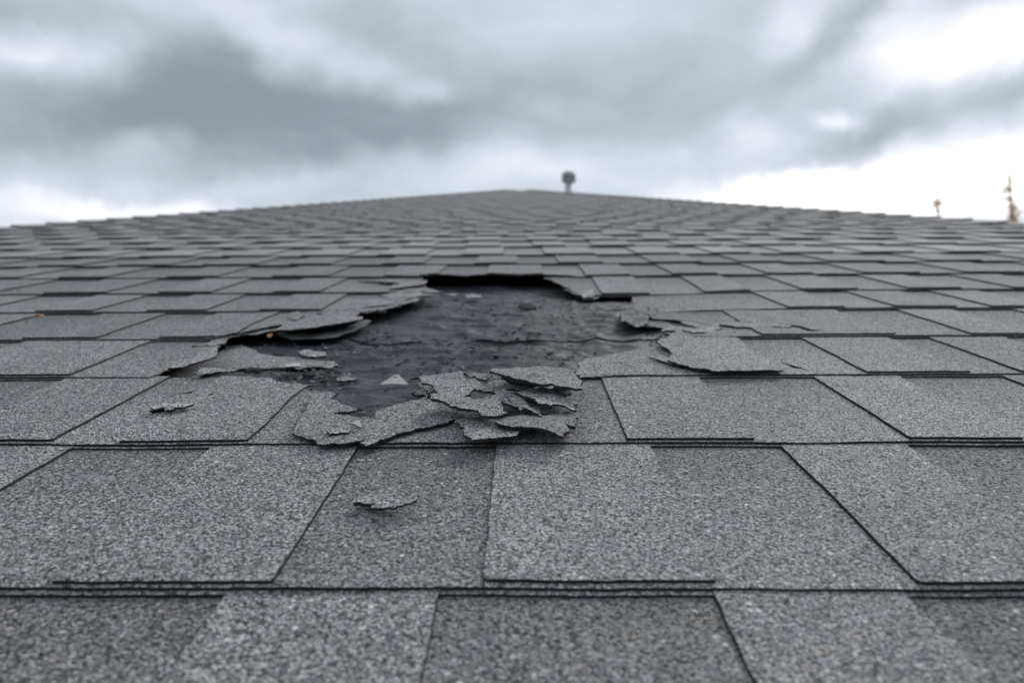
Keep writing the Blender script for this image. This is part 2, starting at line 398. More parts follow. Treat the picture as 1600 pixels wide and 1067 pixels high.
SLITM = {r+IA: [jag(loopP(s), .0006, .003, rj) for s in ss] for r, ss in SLITS.items()}

# tab spans (px at the course's upper edge)
TABS = {0: [(-420, -180), (-20, -300), (355, 685), (1115, 1415), (1740, 2000)], 1: [(-420, -190), (-60, 110), (328, 557), (775, 1018), (1225, 1425), (1640, 1840)],
 2: [(-330, -150), (105, 260), (341, 492), (940, 1092), (1275, 1410), (1575, 1720), (1850, 2000)],
 3: [(-330, -160), (50, 240), (1258, 1394), (1460, 1580), (1690, 1800)],
 4: [(-190, -110), (-20, 75), (169, 265), (344, 440), (1132, 1312), (1412, 1500), (1600, 1700)],
 5: [(-150, -60), (0, 80), (164, 240), (311, 390), (462, 545), (1181, 1261), (1330, 1418), (1466, 1545), (1630, 1700)],
 6: [(-130, -50), (25, 110), (180, 260), (330, 400), (480, 545), (925, 990), (1065, 1130), (1200, 1280), (1350, 1425), (1500, 1580), (1660, 1720)]}
YTP = {0: 925, 1: 700, 2: 590, 3: 530, 4: 487, 5: 458, 6: 433}
TABS[0] = [t for t in TABS[0] if t[1] > t[0]]
ladder = random.Random(77)
def row_segments(r):
    """list of (x0,x1,is_tab) covering the row"""
    k = r-IA; y0 = ROWS[r]; lim0, lim1 = xl(y0)-.02, xr(y0)+.02
    known = []
    if k in TABS:
        known = [(P(a, YTP[k]).x, P(b, YTP[k]).x) for a, b in TABS[k]]
    tabs = list(known)
    x = known[-1][1] if known else lim0-ladder.uniform(0, .15)
    while x < lim1:
        x += ladder.uniform(.065, .105); w = ladder.uniform(.075, .11); tabs.append((x, x+w)); x += w
    if known:
        x = known[0][0]
        while x > lim0:
            x -= ladder.uniform(.065, .105); w = ladder.uniform(.075, .11); tabs.insert(0, (x-w, x)); x -= w
    # wide gaps in the photographed rows stay as they are (the hole)
    return tabs

def clip_x(poly, r):
    """cut a quad poly (x range) to the hip lines"""
    out = []
    for p in poly:
        out.append(Vector((max(xl(p.y)+.004, min(xr(p.y)-.004, p.x)), p.y)))
    return out

roof = bpy.data.objects.new('roof', None); COL.objects.link(roof)
roof.matrix_world = ROOF
roof['label'] = 'grey asphalt shingle roof with a torn hole baring black underlayment'
roof['category'] = 'roof'; roof['kind'] = 'thing'

blocks = []   # (score, row, base MB, tab MB)
pr = random.Random(9)
def near_hole(x0, x1, r):
    if r not in HOLEM and r-IA != 7: return False
    h = HOLEM.get(r) or HOLEM[IA+6]
    return x1 > min(p.x for p in h)-.12 and x0 < max(p.x for p in h)+.12
def make_block(r, bx0, bx1, tabs):
    y0, y1 = ROWS[r], ROWS[r+1]; k = r-IA
    q = proj((bx0+bx1)/2, (y0+y1)/2)
    near = -2 <= k < 9; mid = k < 18
    seg = .006 if (near and k >= 0) else (.02 if mid else .08)
    am = .0007 if near else .0012
    j = random.Random(int(r*1000+bx0*100))
    tone = j.random(); g = .0003
    vo_ = .16*sstep(5, 9, k)
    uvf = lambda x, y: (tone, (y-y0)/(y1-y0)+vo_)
    nh = near_hole(bx0, bx1, r)
    sp = (.007 if nh else (.03 if near else (.07 if mid else None)))
    holes = []
    if nh and r in HOLEM: holes.append(HOLEM[r])
    holes += [s for s in SLITM.get(r, []) if max(p.x for p in s) > bx0 and min(p.x for p in s) < bx1]
    ov = .008
    poly = clip_x([Vector((bx0+g, y0)), Vector((bx1-g, y0)), Vector((bx1-g, y1+ov)), Vector((bx0+g, y1+ov))], r)
    if poly[1].x-poly[0].x < .01: return
    if holes or nh:
        o = densify(poly, .006)
    else:
        o = densify(poly, seg)
    wob = lambda p, a: Vector((p.x + a*nz(p.x, p.y, 160, 7), p.y + a*nz(p.x, p.y, 130, 3) + a*2.4*nz(p.x, p.y, 14, 5+r)))
    o = [wob(p, am) for p in o]
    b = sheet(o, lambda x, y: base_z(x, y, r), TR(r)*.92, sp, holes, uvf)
    # shim layer under the butt edge, standing out a little below it
    lip = -.0026
    fz = [Vector((bx0+g, y0+lip)), Vector((bx1-g, y0+lip)), Vector((bx1-g, y0+.012)), Vector((bx0+g, y0+.012))]
    fz = clip_x(fz, r)
    fo = [wob(p, am) for p in densify(fz, seg)]
    j2 = j.uniform(-.0006, .0006)
    fb = sheet(fo, lambda x, y: base_z(x, max(y, y0), r)-TR(r)*1.05, TR(r)*.9, None, [h for h in holes], lambda x, y: (tone, .1))
    b.join(fb)
    tb = MB()
    for (a, c) in tabs:
        if c-a < .012: continue
        jr = j.uniform(0.0022, .0036)
        cut = min(.0018, (c-a)*.1)
        tp = clip_x([Vector((a+cut*.6, y0+jr)), Vector((c-cut*.6, y0+jr)), Vector((c, y0+jr+cut)), Vector((c, y1+ov-.002)), Vector((a, y1+ov-.002)), Vector((a, y0+jr+cut))], r)
        if tp[1].x-tp[0].x < .008: continue
        to = [wob(p, am*1.1) for p in densify(tp, seg if not nh else .006)]
        t2 = min(1.3, .1+tone*.3+j.random()*.75)
        thick = TR(r)*1.08
        hs = [h for h in holes]
        tb.join(sheet(to, lambda x, y: base_z(x, y, r)+thick, thick*.94, sp, hs, lambda x, y: (t2, .25)))
    if not b.f: return
    area = 0; vis = False
    cs = [proj(x, y) for x, y in ((bx0, y0), (bx1, y0), (bx1, y1), (bx0, y1))]
    if all(cs):
        inside = any(-20 < c[0] < 1620 and c[1] < 1090 for c in cs) or (cs[0][0] < 0 and cs[1][0] > 1600)
        if inside: area = abs(area2(cs))/2; vis = True
    blocks.append((area if vis else 0, r, b, tb))

for r in range(NR):
    tabs = row_segments(r); k = r-IA
    lim0, lim1 = xl(ROWS[r])-.005, xr(ROWS[r])+.005
    # block edges: each block starts at a tab's left edge (left of centre: ends at its right edge)
    edges = [lim0-.1]
    for a, c in tabs: edges.append(a if (a+c)/2 > 0 else c)
    edges.append(lim1+.1)
    e2 = []
    for i in range(len(edges)-1):   # split very wide blocks
        e2.append(edges[i]); w = edges[i+1]-edges[i]
        n = max(1, round(w/.26))
        for q in range(1, n): e2.append(edges[i]+w*q/n)
    e2.append(edges[-1])
    for i in range(len(e2)-1):
        x0, x1 = e2[i], e2[i+1]
        if x1 < lim0 or x0 > lim1 or x1-x0 < .003: continue
        x0, x1 = max(x0, lim0), min(x1, lim1)
        tt = [(max(a, x0), min(c, x1)) for a, c in tabs if c > x0+.001 and a < x1-.001]
        make_block(r, x0, x1, tt)
blocks.sort(key=lambda b: -b[0])
rest = MB(); nsh = 0
for i, (a, r, b, tb) in enumerate(blocks):
    if i < 292 and a > 0:
        o = link('shingle', b.mesh('shingle', [M_G if r-IA < 9 else M_GF, M_EDGE]), roof); nsh += 1
        if tb.f: link('tab', tb.mesh('tab', [M_G if r-IA < 9 else M_GF, M_EDGE]), o)
    else:
        rest.join(b); rest.join(tb)
link('far_shingle_courses', rest.mesh('far_shingle_courses', [M_GF, M_EDGE]), roof, kind='stuff')
print('blocks', len(blocks), 'individual', nsh)

# deck under everything
dk = [Vector((xl(ROWS[0])+.01, ROWS[0])), Vector((xr(ROWS[0])-.01, ROWS[0])), Vector((APEX_R.x, YTOP-.02)), Vector((APEX_L.x, YTOP-.02))]
link('roof_deck', sheet(dk, lambda x, y: -.036, .018).mesh('roof_deck', [M_DECK, M_DECK]), roof)

# hip caps folded over both hips, and the slopes behind them
def cap_piece(p, d, side, i):
    """one cap tile: p lower end, d unit direction up the hip"""
    mb = MB(); L_ = .165; n = Vector((d.y, -d.x, 0))*side    # towards our slope
    w = .045; th = .005; nseg = 6
    vs_, uv = [], []
    for s_ in (0, 1):
        c = Vector((p.x, p.y, 0))+Vector((d.x, d.y, 0))*L_*s_
        up = .0065*(1-s_)+.001
        for k in range(nseg+1):
            a = lerp(-1, 1, k/nseg)
            q = c + n*(w*a if a > 0 else w*a*.8) + Vector((0, 0, up + .006 - .0055*abs(a) - (max(0, -a)*.03)))
            vs_.append(tuple(q)); uv.append((random.Random(i).random(), .3))
    m0 = len(vs_)
    for q in list(vs_): vs_.append((q[0], q[1], q[2]-th)); uv.append((.4, .3))
    fs, mi = [], []
    def q4(a, b, c, e, k): fs.append((a, b, c, e)); mi.append(k)
    for k in range(nseg):
        a, b, c, e = k, k+1, nseg+1+k+1, nseg+1+k
        if side > 0: q4(a, b, c, e, 0); q4(a+m0, e+m0, c+m0, b+m0, 1)
        else: q4(a, e, c, b, 0); q4(a+m0, b+m0, c+m0, e+m0, 1)
        q4(a, a+m0, b+m0, b, 1); q4(e, c, c+m0, e+m0, 1)
    q4(0, nseg+1, nseg+1+m0, m0, 1); q4(nseg, nseg+m0, 2*nseg+1+m0, 2*nseg+1, 1)
    mb.add(vs_, fs, mi, uv); return mb
for side, A, B in ((1, Vector((xl(ROWS[0]), ROWS[0])), APEX_L), (-1, Vector((xr(ROWS[0]), ROWS[0])), APEX_R)):
    d = (B-A).normalized(); n = int((B-A).length/.143)
    for i in range(n+1):
        p = A+d*(.143*i)
        link('hip_cap', cap_piece(p, d, side, i+side*900).mesh('hip_cap', [M_GF, M_EDGE]), roof)
    # the slope beyond this hip, in stepped courses
    mb = MB(); o = Vector((-side*1.0, .10, -.62)); vs_, fs, mi, uv = [], [], [], []
    K = 30
    for k in range(K):
        s0, s1 = k*.14, (k+1)*.14
        for (s, zz) in ((s0, -.016), (s1, -.011)):
            for pt in (A, B): vs_.append((pt.x+o.x*s, pt.y+o.y*s, o.z*s+zz)); uv.append((.5, .3))
    for k in range(K):
        a = 4*k; fs.append((a, a+1, a+3, a+2)); mi.append(0)
        if k < K-1: fs.append((a+2, a+3, a+5, a+4)); mi.append(1)
    mb.add(vs_, fs, mi, uv)
    link('side_slope', mb.mesh('side_slope', [M_GF, M_EDGE]), roof)
rp = MB()
for i in range(2): pass
rc = cap_piece(Vector((APEX_L.x-.03, YTOP)), Vector((1, 0)), -1, 5)
link('ridge_cap', rc.mesh('ridge_cap', [M_GF, M_EDGE]), roof)

# ------------------------------------------------------------------ underlayment in the hole
def mem_z(x, y):
    yy = y-YB[5]
    z = -.0120 - .0125*sstep(-.06, .13, yy) + .0030*nz(x, y*1.7, 11, 4) + .0019*nz(x*.6, y*1.5, 38, 8)
    rid = 1-abs(nz(x*.5+y*.25, y*1.1, 22, 2))*2.2
    z += .0030*max(0, rid)**3
    rid2 = 1-abs(nz(x*.7-y*.35, y*1.3, 50, 12))*2.4
    z += .0019*max(0, rid2)**2
    return z
SEAM = [(300, 519), (430, 521), (520, 528), (600, 534), (700, 532), (830, 531), (900, 530), (1040, 531), (1200, 527)]
seam = [P(a, b, -.009) for a, b in SEAM]
lo = [P(250, 720, -.01), P(1150, 720, -.01), P(1300, 480, -.01), P(200, 480, -.01)]
link('underlayment', sheet(densify(lo, .01), lambda x, y: mem_z(x, y)-.0010, .001, .0045).mesh('underlayment', [M_MEM, M_MEM], smooth=True), roof,
     label='lower strip of black underlayment bared by the hole')
up = seam + [P(1300, 415, -.01), P(300, 415, -.01)]
def upz(x, y):
    ys = seam[0].y
    for a, b in zip(seam, seam[1:]):
        if a.x <= x <= b.x: ys = lerp(a.y, b.y, (x-a.x)/(b.x-a.x))
    if x > seam[-1].x: ys = seam[-1].y
    k = math.exp(-max(0, y-ys)/.02)
    return mem_z(x, y) + .0002 + k*(.0001+.0012*max(0, nz(x, 0, 14, 6)))
link('underlayment', sheet(jag(up, .0012, .006, rj), upz, .0009, .0045).mesh('underlayment', [M_MEM, M_EDGE], smooth=False), roof,
     label='upper strip of black underlayment lapping over the lower one')
for o_ in roof.children:
    if o_.name.startswith('underlayment.'):
        for p_ in o_.data.polygons: p_.use_smooth = p_.material_index == 0

# ------------------------------------------------------------------ torn pieces of shingle
def piece_mb(px, z0, ax=0, ay=0, th=.0019, jagamp=.0022, curl=0.0, spacing=.006, seed=1, seg=.0022, ripple=.0008, tone=None, band=.2):
    """outline given where the eye sees it; the piece lies on the tilted plane z0+ax*dx+ay*dy (roof coordinates)"""
    rn = random.Random(seed)
    cxp = sum(a for a, b in px)/len(px); cyp = sum(b for a, b in px)/len(px)
    c = P(cxp, cyp, z0)
    pts = []
    for a, b in px:
        d = ray(a, b)      # CAML + s d on plane
        s = (z0 - ax*c.x - ay*c.y - HCAM)/(d.z - ax*d.x - ay*d.y)
        pts.append(Vector((d.x*s, d.y*s)))
    rad = max((p-c).length for p in pts)
    t_ = rn.random() if tone is None else tone
    out = jag(pts, jagamp, seg, rn)
    zf = lambda x, y: z0+ax*(x-c.x)+ay*(y-c.y)+curl*(((x-c.x)**2+(y-c.y)**2)/(rad*rad)) + ripple*nz(x, y, 45, seed) + .5*ripple*nz(x, y, 110, seed+3)
    thf = lambda x, y, z: z-th*(.8+.5*nz(x, y, 150, seed))
    want = abs(area2(pts))
    for q in range(14):      # a torn outline that crosses itself is drawn again, a little calmer
        mb = sheet(out, zf, th, spacing, (), lambda x, y: (t_, band), under=thf)
        got = sum(abs(area2([mb.v[i] for i in f])) for f, k in zip(mb.f, mb.mi) if k == 0)
        if got > .85*want: break
        out = jag(pts, jagamp*(.85**(q+1)) if q < 12 else 0, seg, rn)
    return mb, c
def fragment(name, px, z0, ax=0, ay=0, label=None, cat='shingle fragment', group=None, mat=None, **k):
    mb, c = piece_mb(px, z0, ax, ay, **k)
    o3 = Vector((c.x, c.y, z0-.002))
    me = mb.mesh(name, [mat or M_G, M_EDGE], o3)
    return link(name, me, None, ROOF @ Matrix.Translation(o3), label, cat, group)
def roofpiece(name, px, z0, ax=0, ay=0, label=None, mat=None, **k):
    mb, c = piece_mb(px, z0, ax, ay, **k)
    return link(name, mb.mesh(name, [mat or M_G, M_EDGE]), roof, label=label)

# attached torn layers (parts of the roof)
roofpiece('torn_shingle', [(486, 616), (505, 613), (523, 614), (515, 621), (530, 628), (558, 641), (540, 643), (520, 646), (560, 652), (588, 653), (590, 643), (610, 636), (634, 628), (662, 626), (700, 632), (725, 650), (700, 661), (668, 667), (645, 672), (612, 682), (580, 687), (540, 692), (500, 694), (488, 686), (455, 675), (470, 650)],
          .0056, ay=-.018, label='broad torn shingle layer cracked along its lower edge', th=.0018, seed=3, tone=.45, spacing=.008)
roofpiece('torn_shingle', [(1029, 531), (1046, 526), (1100, 527), (1152, 528), (1188, 553), (1224, 580), (1170, 580), (1113, 580), (1086, 575), (1060, 569), (1044, 560), (1048, 552), (1036, 542)],
          .0062, ax=-.020, ay=-.016, mat=M_GL, label='pale torn tab curling up at its left end', seed=4, jagamp=.0026, curl=.001, tone=.6)
roofpiece('torn_shingle', [(232, 594), (270, 582), (300, 570), (338, 556), (352, 541), (378, 539), (400, 549), (428, 556), (462, 558), (506, 563), (528, 568), (516, 574), (488, 573), (470, 577), (440, 575), (418, 576), (380, 575), (350, 578), (320, 584), (290, 596)],
          -.0088, ay=-.0, mat=M_GL, label='pale lower shingle layer left bare beside the hole', seed=5, jagamp=.004, tone=.2)
roofpiece('torn_shingle', [(262, 575), (280, 566), (300, 560), (325, 546), (336, 540), (343, 541), (338, 550), (328, 560), (300, 568), (283, 573)],
          .0075, ax=.05, mat=M_GL, label='pale curled tongue of torn shingle', seed=6, jagamp=.003, tone=.8)
roofpiece('torn_shingle', [(612, 446), (640, 440), (667, 438), (664, 444), (640, 447), (620, 450), (609, 451)],
          .007, ax=.02, mat=M_GL, label='thin pale splinter at the upper left of the hole', seed=7, jagamp=.003, tone=.6, seg=.004)
roofpiece('torn_shingle', [(592, 461), (620, 456), (672, 452), (655, 457), (676, 461), (650, 463), (655, 469), (640, 472), (610, 466)],
          .004, ax=.01, mat=M_GL, seed=8, label='jagged shingle end above the left rim of the hole', jagamp=.004, tone=.4, seg=.004)
roofpiece('torn_shingle', [(545, 466), (580, 467), (622, 471), (600, 477), (560, 480), (590, 483), (572, 489), (520, 487), (500, 485)],
          .005, ax=.01, mat=M_GL, seed=18, label='split shingle end on the left rim of the hole', jagamp=.003, tone=.5, seg=.004)
roofpiece('torn_shingle', [(496, 491), (530, 490), (568, 492), (562, 498), (530, 505), (490, 511), (455, 514), (425, 514), (440, 505), (470, 498)],
          .0085, ax=.01, ay=.02, mat=M_GL, seed=19, label='curled shingle rim arching over the left of the hole', jagamp=.0025, tone=.5, seg=.003, curl=-.002)
roofpiece('torn_shingle', [(1062, 503), (1110, 497), (1170, 490), (1186, 490), (1195, 498), (1230, 505), (1250, 516), (1230, 523), (1180, 524), (1120, 524), (1056, 523), (1034, 520), (1070, 516), (1098, 511), (1075, 508)],
          .0015, ay=-.01, seed=20, mat=M_GL, label='flaked shingle layer on the right rim of the hole', jagamp=.0045, tone=.35, seg=.003)
roofpiece('torn_shingle', [(905, 568), (930, 560), (965, 551), (1000, 545), (1034, 540), (1046, 560), (1075, 577), (1000, 585), (960, 586), (905, 590)],
          .0022, ay=-.015, seed=21, label='thin speckled layer below the right rim of the hole', jagamp=.003, tone=.5)
roofpiece('torn_shingle', [(972, 480), (992, 476), (1010, 478), (1030, 484), (1022, 495), (1012, 506), (990, 510), (975, 503), (968, 492)],
          .001, ax=-.05, ay=.04, seed=22, mat=M_GD, label='crumpled dark end of shingle at the right rim of the hole', jagamp=.004, ripple=.005, tone=.3, seg=.003)
roofpiece('torn_shingle', [(1010, 503), (1060, 503), (1120, 500), (1110, 506), (1050, 508), (1100, 511), (1040, 513), (1005, 508)],
          -.003, seed=23, mat=M_GD, label='dark frayed slivers right of the hole', jagamp=.004, ripple=.003, tone=.3, seg=.003)
roofpiece('felt_flap', [(424, 517), (455, 522), (500, 521), (540, 511), (572, 499), (580, 500), (574, 508), (556, 517), (528, 525), (490, 529), (455, 530), (436, 523)],
          -.002, ax=-.02, ay=.05, mat=M_FELT, th=.001, seed=24, jagamp=.001, label='bent grey felt flap under the curled shingle rim', ripple=.002)
roofpiece('torn_shingle', [(880, 452), (905, 452), (936, 448), (935, 466), (914, 468), (906, 463), (895, 457)],
          -.004, seed=25, mat=M_G, label='chipped corner of shingle at the upper right of the hole', jagamp=.003, tone=.5, seg=.004)

RIM = [([(560, 437), (620, 436), (668, 441), (640, 444), (600, 441)], .006, M_GL), ([(598, 455), (640, 450), (664, 450), (690, 455), (660, 458), (630, 460)], .0035, M_GL), ([(600, 470), (640, 466), (660, 466), (644, 474), (620, 476), (590, 476)], .0025, M_G),
 ([(560, 478), (600, 476), (628, 478), (606, 484), (592, 482), (575, 486)], .003, M_GL), ([(498, 486), (540, 487), (566, 492), (540, 494), (505, 492)], .0065, M_GL),
 ([(345, 524), (380, 518), (420, 513), (440, 514), (400, 521), (365, 526), (350, 531)], .003, M_GL), ([(300, 541), (330, 533), (350, 527), (368, 525), (352, 534), (330, 541)], .002, M_G),
 ([(985, 474), (1006, 476), (1012, 482), (1000, 488), (990, 484)], .002, M_GL), ([(1040, 512), (1090, 508), (1130, 510), (1100, 515), (1060, 518), (1030, 517)], -.001, M_GL),
 ([(1000, 497), (1040, 494), (1075, 497), (1060, 502), (1020, 502)], -.002, M_G), ([(1014, 558), (1030, 557), (1048, 562), (1075, 572), (1062, 573), (1040, 566)], .005, M_GL), ([(1066, 516), (1100, 512), (1128, 514), (1118, 520), (1080, 522)], .003, M_GL), ([(1125, 505), (1180, 498), (1225, 503), (1236, 512), (1190, 510), (1150, 511)], .0045, M_G), ([(234, 637), (248, 630), (262, 627), (280, 629), (304, 631), (288, 637), (258, 640)], .0068, M_GL), ([(905, 455), (930, 452), (928, 462), (912, 466)], .0, M_GL), ([(388, 588), (420, 590), (438, 597), (470, 598), (500, 602), (478, 606), (440, 603), (400, 598)], .001, M_G),
 ([(310, 577), (345, 572), (372, 574), (360, 580), (330, 584), (300, 585)], .003, M_G), ([(600, 640), (640, 626), (690, 622), (700, 630), (660, 634), (620, 645)], .0045, M_G)]
for i, (px, z0, mt_) in enumerate(RIM):
    roofpiece('torn_shingle', px, z0, 0, 0, mat=mt_, seed=120+i, jagamp=.0045, ripple=.002, th=.0016, seg=.003, tone=.3+.05*i)

# the heap of broken pieces
GR = 'broken shingle pieces heaped below the hole'
def zz(px, py): 
    p = P(px, py); r = row_of(p.y); return base_z(p.x, p.y, r)
FR = [
 ('dark inner strip of shingle second below the pale slab', [(757, 601), (772, 593), (800, 593), (832, 597), (845, 603), (820, 608), (775, 607)], .0075, .0, .05, M_GD, .001),
 ('thin light-edged shingle strip right under the pale slab', [(783, 592), (800, 590), (830, 595), (850, 599), (838, 603), (800, 598)], .011, .0, .03, M_G, .001),
 ('dark curled scrap under the right end of the pale slab', [(866, 602), (880, 604), (896, 604), (893, 612), (882, 616), (872, 610)], .009, -.02, .05, M_GD, .004),
 ('largest pale shingle slab, topmost on the heap', [(764.6, 577.5), (778, 571), (815, 569.6), (860, 572), (899, 575), (906, 592), (909.5, 604.6), (880, 602), (860, 596.8), (843, 597.6), (831, 594), (797, 585.4)], .0155, -.06, .03, M_GL, .0015),
 ('small rough scrap at the back of the heap', [(719, 572), (733, 576), (745, 581), (769, 593), (754, 598), (728, 588)], .006, .0, .1, M_GD, .004),
 ('mottled shingle piece at the upper left of the heap', [(640, 586), (654, 587), (663, 583), (690, 582), (717, 582), (731, 592), (752, 598), (770, 604), (785, 611), (770, 612), (755, 611), (741, 603), (734, 613), (715, 614), (698, 611), (687, 611), (664, 597)], .0085, .03, .05, M_GL, .002),
 ('small dark scrap left of the heap on the underlayment', [(649, 600), (666, 595), (682, 607), (670, 612), (657, 611)], -.004, 0, .08, M_GD, .003),
 ('flat oval chip at the left foot of the heap', [(643, 615), (656, 612), (668, 612), (670, 618), (647, 619.5)], -.006, 0, .05, M_GD, .001),
 ('pale shingle piece with a chipped front under the slab', [(802.8, 609), (820, 606), (841, 603), (866, 605.5), (885, 621), (902, 626), (901, 637), (883, 632), (859, 632.6), (845, 630), (838, 625)], .0105, -.05, .03, M_GL, .001),
 ('granule-covered piece lying between the two narrow splinters', [(796, 614), (810, 610), (845, 631), (860, 645), (835, 641), (812, 630)], .0072, -.05, .06, M_G, .001),
 ('narrow dark splinter leaning in the middle of the heap', [(769, 614), (785, 612), (806, 626), (829, 639), (813, 643), (790, 630)], .0095, -.06, .08, M_GD, .001),
 ('thin splinter behind the narrow dark one', [(789, 617), (803, 614), (826, 632), (848, 647), (832, 642), (808, 633)], .0102, -.06, .08, M_GD, .001),
 ('upcurled dark lump under the left end of the heap', [(668, 632), (684, 630), (710, 642), (717, 649), (701, 651), (680, 647)], .0045, -.03, .1, M_GD, .003),
 ('wide grey shingle piece jutting left from the heap', [(674, 623), (684, 613), (713, 614), (741, 621), (775, 620), (785, 637), (794, 647), (761, 649), (747, 640.5), (717, 640), (706, 635)], .0115, -.055, .03, M_G, .002),
 ('bottom left broken piece with a ragged left end', [(712, 654.5), (724, 648), (773, 649), (780, 658), (794, 665), (838, 668), (803, 679), (776, 681.6), (736, 686), (724, 677), (729, 668), (719, 661)], .0075, -.01, .0, M_G, .001),
 ('bottom right broken piece with a pointed lower corner', [(777, 661.5), (783, 651), (808, 647), (850, 649), (899, 635), (902.5, 651), (899, 665), (883, 661.5), (889, 671), (883, 681), (874, 679), (841, 669), (808, 665)], .0095, -.015, .0, M_G, .001),
]
for i, (lab, px, z0, ax, ay, mat, rip) in enumerate(FR):
    if z0 > .0045: z0 = .0045+(z0-.0045)*1.6; ay -= .10
    if mat is M_GL: mat = M_GP
    fragment('shingle_fragment', px, z0, ax*1.2, ay, lab, group=GR, mat=mat, seed=40+i, ripple=rip*1.5, jagamp=.0024, curl=(-.0022, .0018, -.0012)[i % 3], th=.0017+.0006*(i % 2))

G2 = 'loose broken bits lying about the hole'
fragment('shingle_fragment', [(552, 782), (557, 772.5), (570, 767), (591, 764), (614, 767.6), (630, 775), (651, 784), (640, 789), (617, 793), (600, 792), (578, 789), (586, 783)],
         .0078, .0, -.02, 'torn shingle scrap lying alone in the foreground', group=G2, mat=M_GP, seed=71, jagamp=.002, ripple=.0022, tone=.3)
fragment('shingle_fragment', [(510.6, 672.5), (520, 670), (547, 670.5), (546, 674.5), (530, 676), (514, 679)], .0078, 0, .0, 'pale oblong chip on the cracked torn layer', group=G2, mat=M_GP, seed=72, jagamp=.001, tone=1)
fragment('shingle_fragment', [(562, 692), (575, 686), (595, 682), (590, 689), (578, 695), (570, 697)], .0062, 0, .0, 'pale triangular chip at the cracked lower edge', group=G2, mat=M_GP, seed=73, jagamp=.001, tone=1)
fragment('shingle_fragment', [(468, 549), (484, 546), (508, 550), (510, 556), (490, 557), (470, 554)], -.005, 0, .05, 'light flake on the underlayment below the felt flap', group=G2, mat=M_GP, seed=74, tone=.9)
fragment('shingle_fragment', [(446, 568), (470, 566.5), (470, 572), (447, 573)], -.002, 0, .0, 'smooth light chip left of the dark lumps', group=G2, mat=M_DUST, seed=75, jagamp=.0006)
fragment('shingle_fragment', [(508, 566), (524, 565), (528, 570), (517, 575), (506, 573)], -.003, 0, .05, 'crumbly pale flake right of the smooth chip', group=G2, mat=M_GP, seed=76, jagamp=.002)
fragment('shingle_fragment', [(525, 592), (541, 588), (558, 591), (550, 594), (530, 595)], -.0085, 0, .05, 'grainy flake between the lumps and the metal tent', group=G2, mat=M_G, seed=77, jagamp=.002, tone=.9)
fragment('shingle_fragment', [(725, 462), (735, 459), (753, 461), (752, 465), (728, 466)], -.008, 0, .1, 'pale flake under the top rim of the hole', group=G2, mat=M_GP, seed=78, seg=.004)
fragment('shingle_fragment', [(688, 461), (706, 458), (720, 459), (710, 463)], -.008, 0, .1, 'small flake in the upper left corner of the hole', group=G2, mat=M_GP, seed=79, seg=.004)
fragment('shingle_fragment', [(810, 477), (822, 474), (838, 478), (832, 483), (814, 482)], -.006, 0, .3, 'black block of asphalt high in the hole', group=G2, mat=M_CLOD, seed=80, th=.005, seg=.004)
fragment('shingle_fragment', [(525, 484), (555, 481), (560, 487), (535, 489)], .006, 0, .2, 'small dark chip on the rim left of the hole', group=G2, mat=M_GD, seed=81, seg=.004)
fragment('shingle_fragment', [(455, 489), (468, 486), (476, 492), (466, 500), (456, 498)], .0095, .1, .1, 'pale angular chip standing on the curled left rim', group=G2, mat=M_GP, seed=82, seg=.004)
# curved white chip
fragment('plastic_chip', [(546, 663), (556, 659), (563, 657.5), (565, 667), (559, 666), (553, 663.5)], .0095, 0, .1, 'curved white chip above the oblong one', 'chip', group=G2, mat=M_DUST, seed=83, jagamp=.0003, th=.001, ripple=.002)
fragment('rust_fleck', [(417, 524), (420, 521), (426, 520), (425, 525), (420, 527)], .001, 0, .5, 'orange fleck on the grey felt flap', 'fleck', mat=M_RUST, seed=84, jagamp=.0006, th=.001)
fragment('rust_fleck', [(58, 493), (62, 490.5), (69, 491), (66, 494.5)], .0045, 0, .2, 'orange fleck on an intact tab far left', 'fleck', mat=M_RUST, seed=85, jagamp=.0006, th=.001)

# metal tent-shaped tab: a small bent triangular plate with a nail hole
def tent():
    a, b, top = P(594, 598, -.008), P(638, 598, -.008), P(617, 592, -.004)
    w = (b-a).length; c = (a+b)/2; o3 = Vector((c.x, c.y, -.0115))
    mb = MB(); n = 10
    pts = []
    outl = [Vector((-w/2, 0)), Vector((-w*.42, -.001)), Vector((w*.42, -.001)), Vector((w/2, 0)), Vector((w*.12, .0125)), Vector((.002, .0150)), Vector((-w*.08, .0140))]
    hole = [Vector((.0005+0.0021*math.cos(q*math.pi/4)-.001, .0105+.0016*math.sin(q*math.pi/4))) for q in range(8)]
    s = sheet(densify(outl, .002), lambda x, y: .0012+y*.26+.0004*math.cos(x*160), .0007, .002, [hole])
    return link('metal_flashing_tab', s.mesh('metal_flashing_tab', [M_DUST, M_METAL], (0, 0, 0)), None, ROOF @ Matrix.Translation(o3+Vector((0, 0, .0015))),
                'pale triangular tab with a small hole on the underlayment', 'metal tab')
tent()

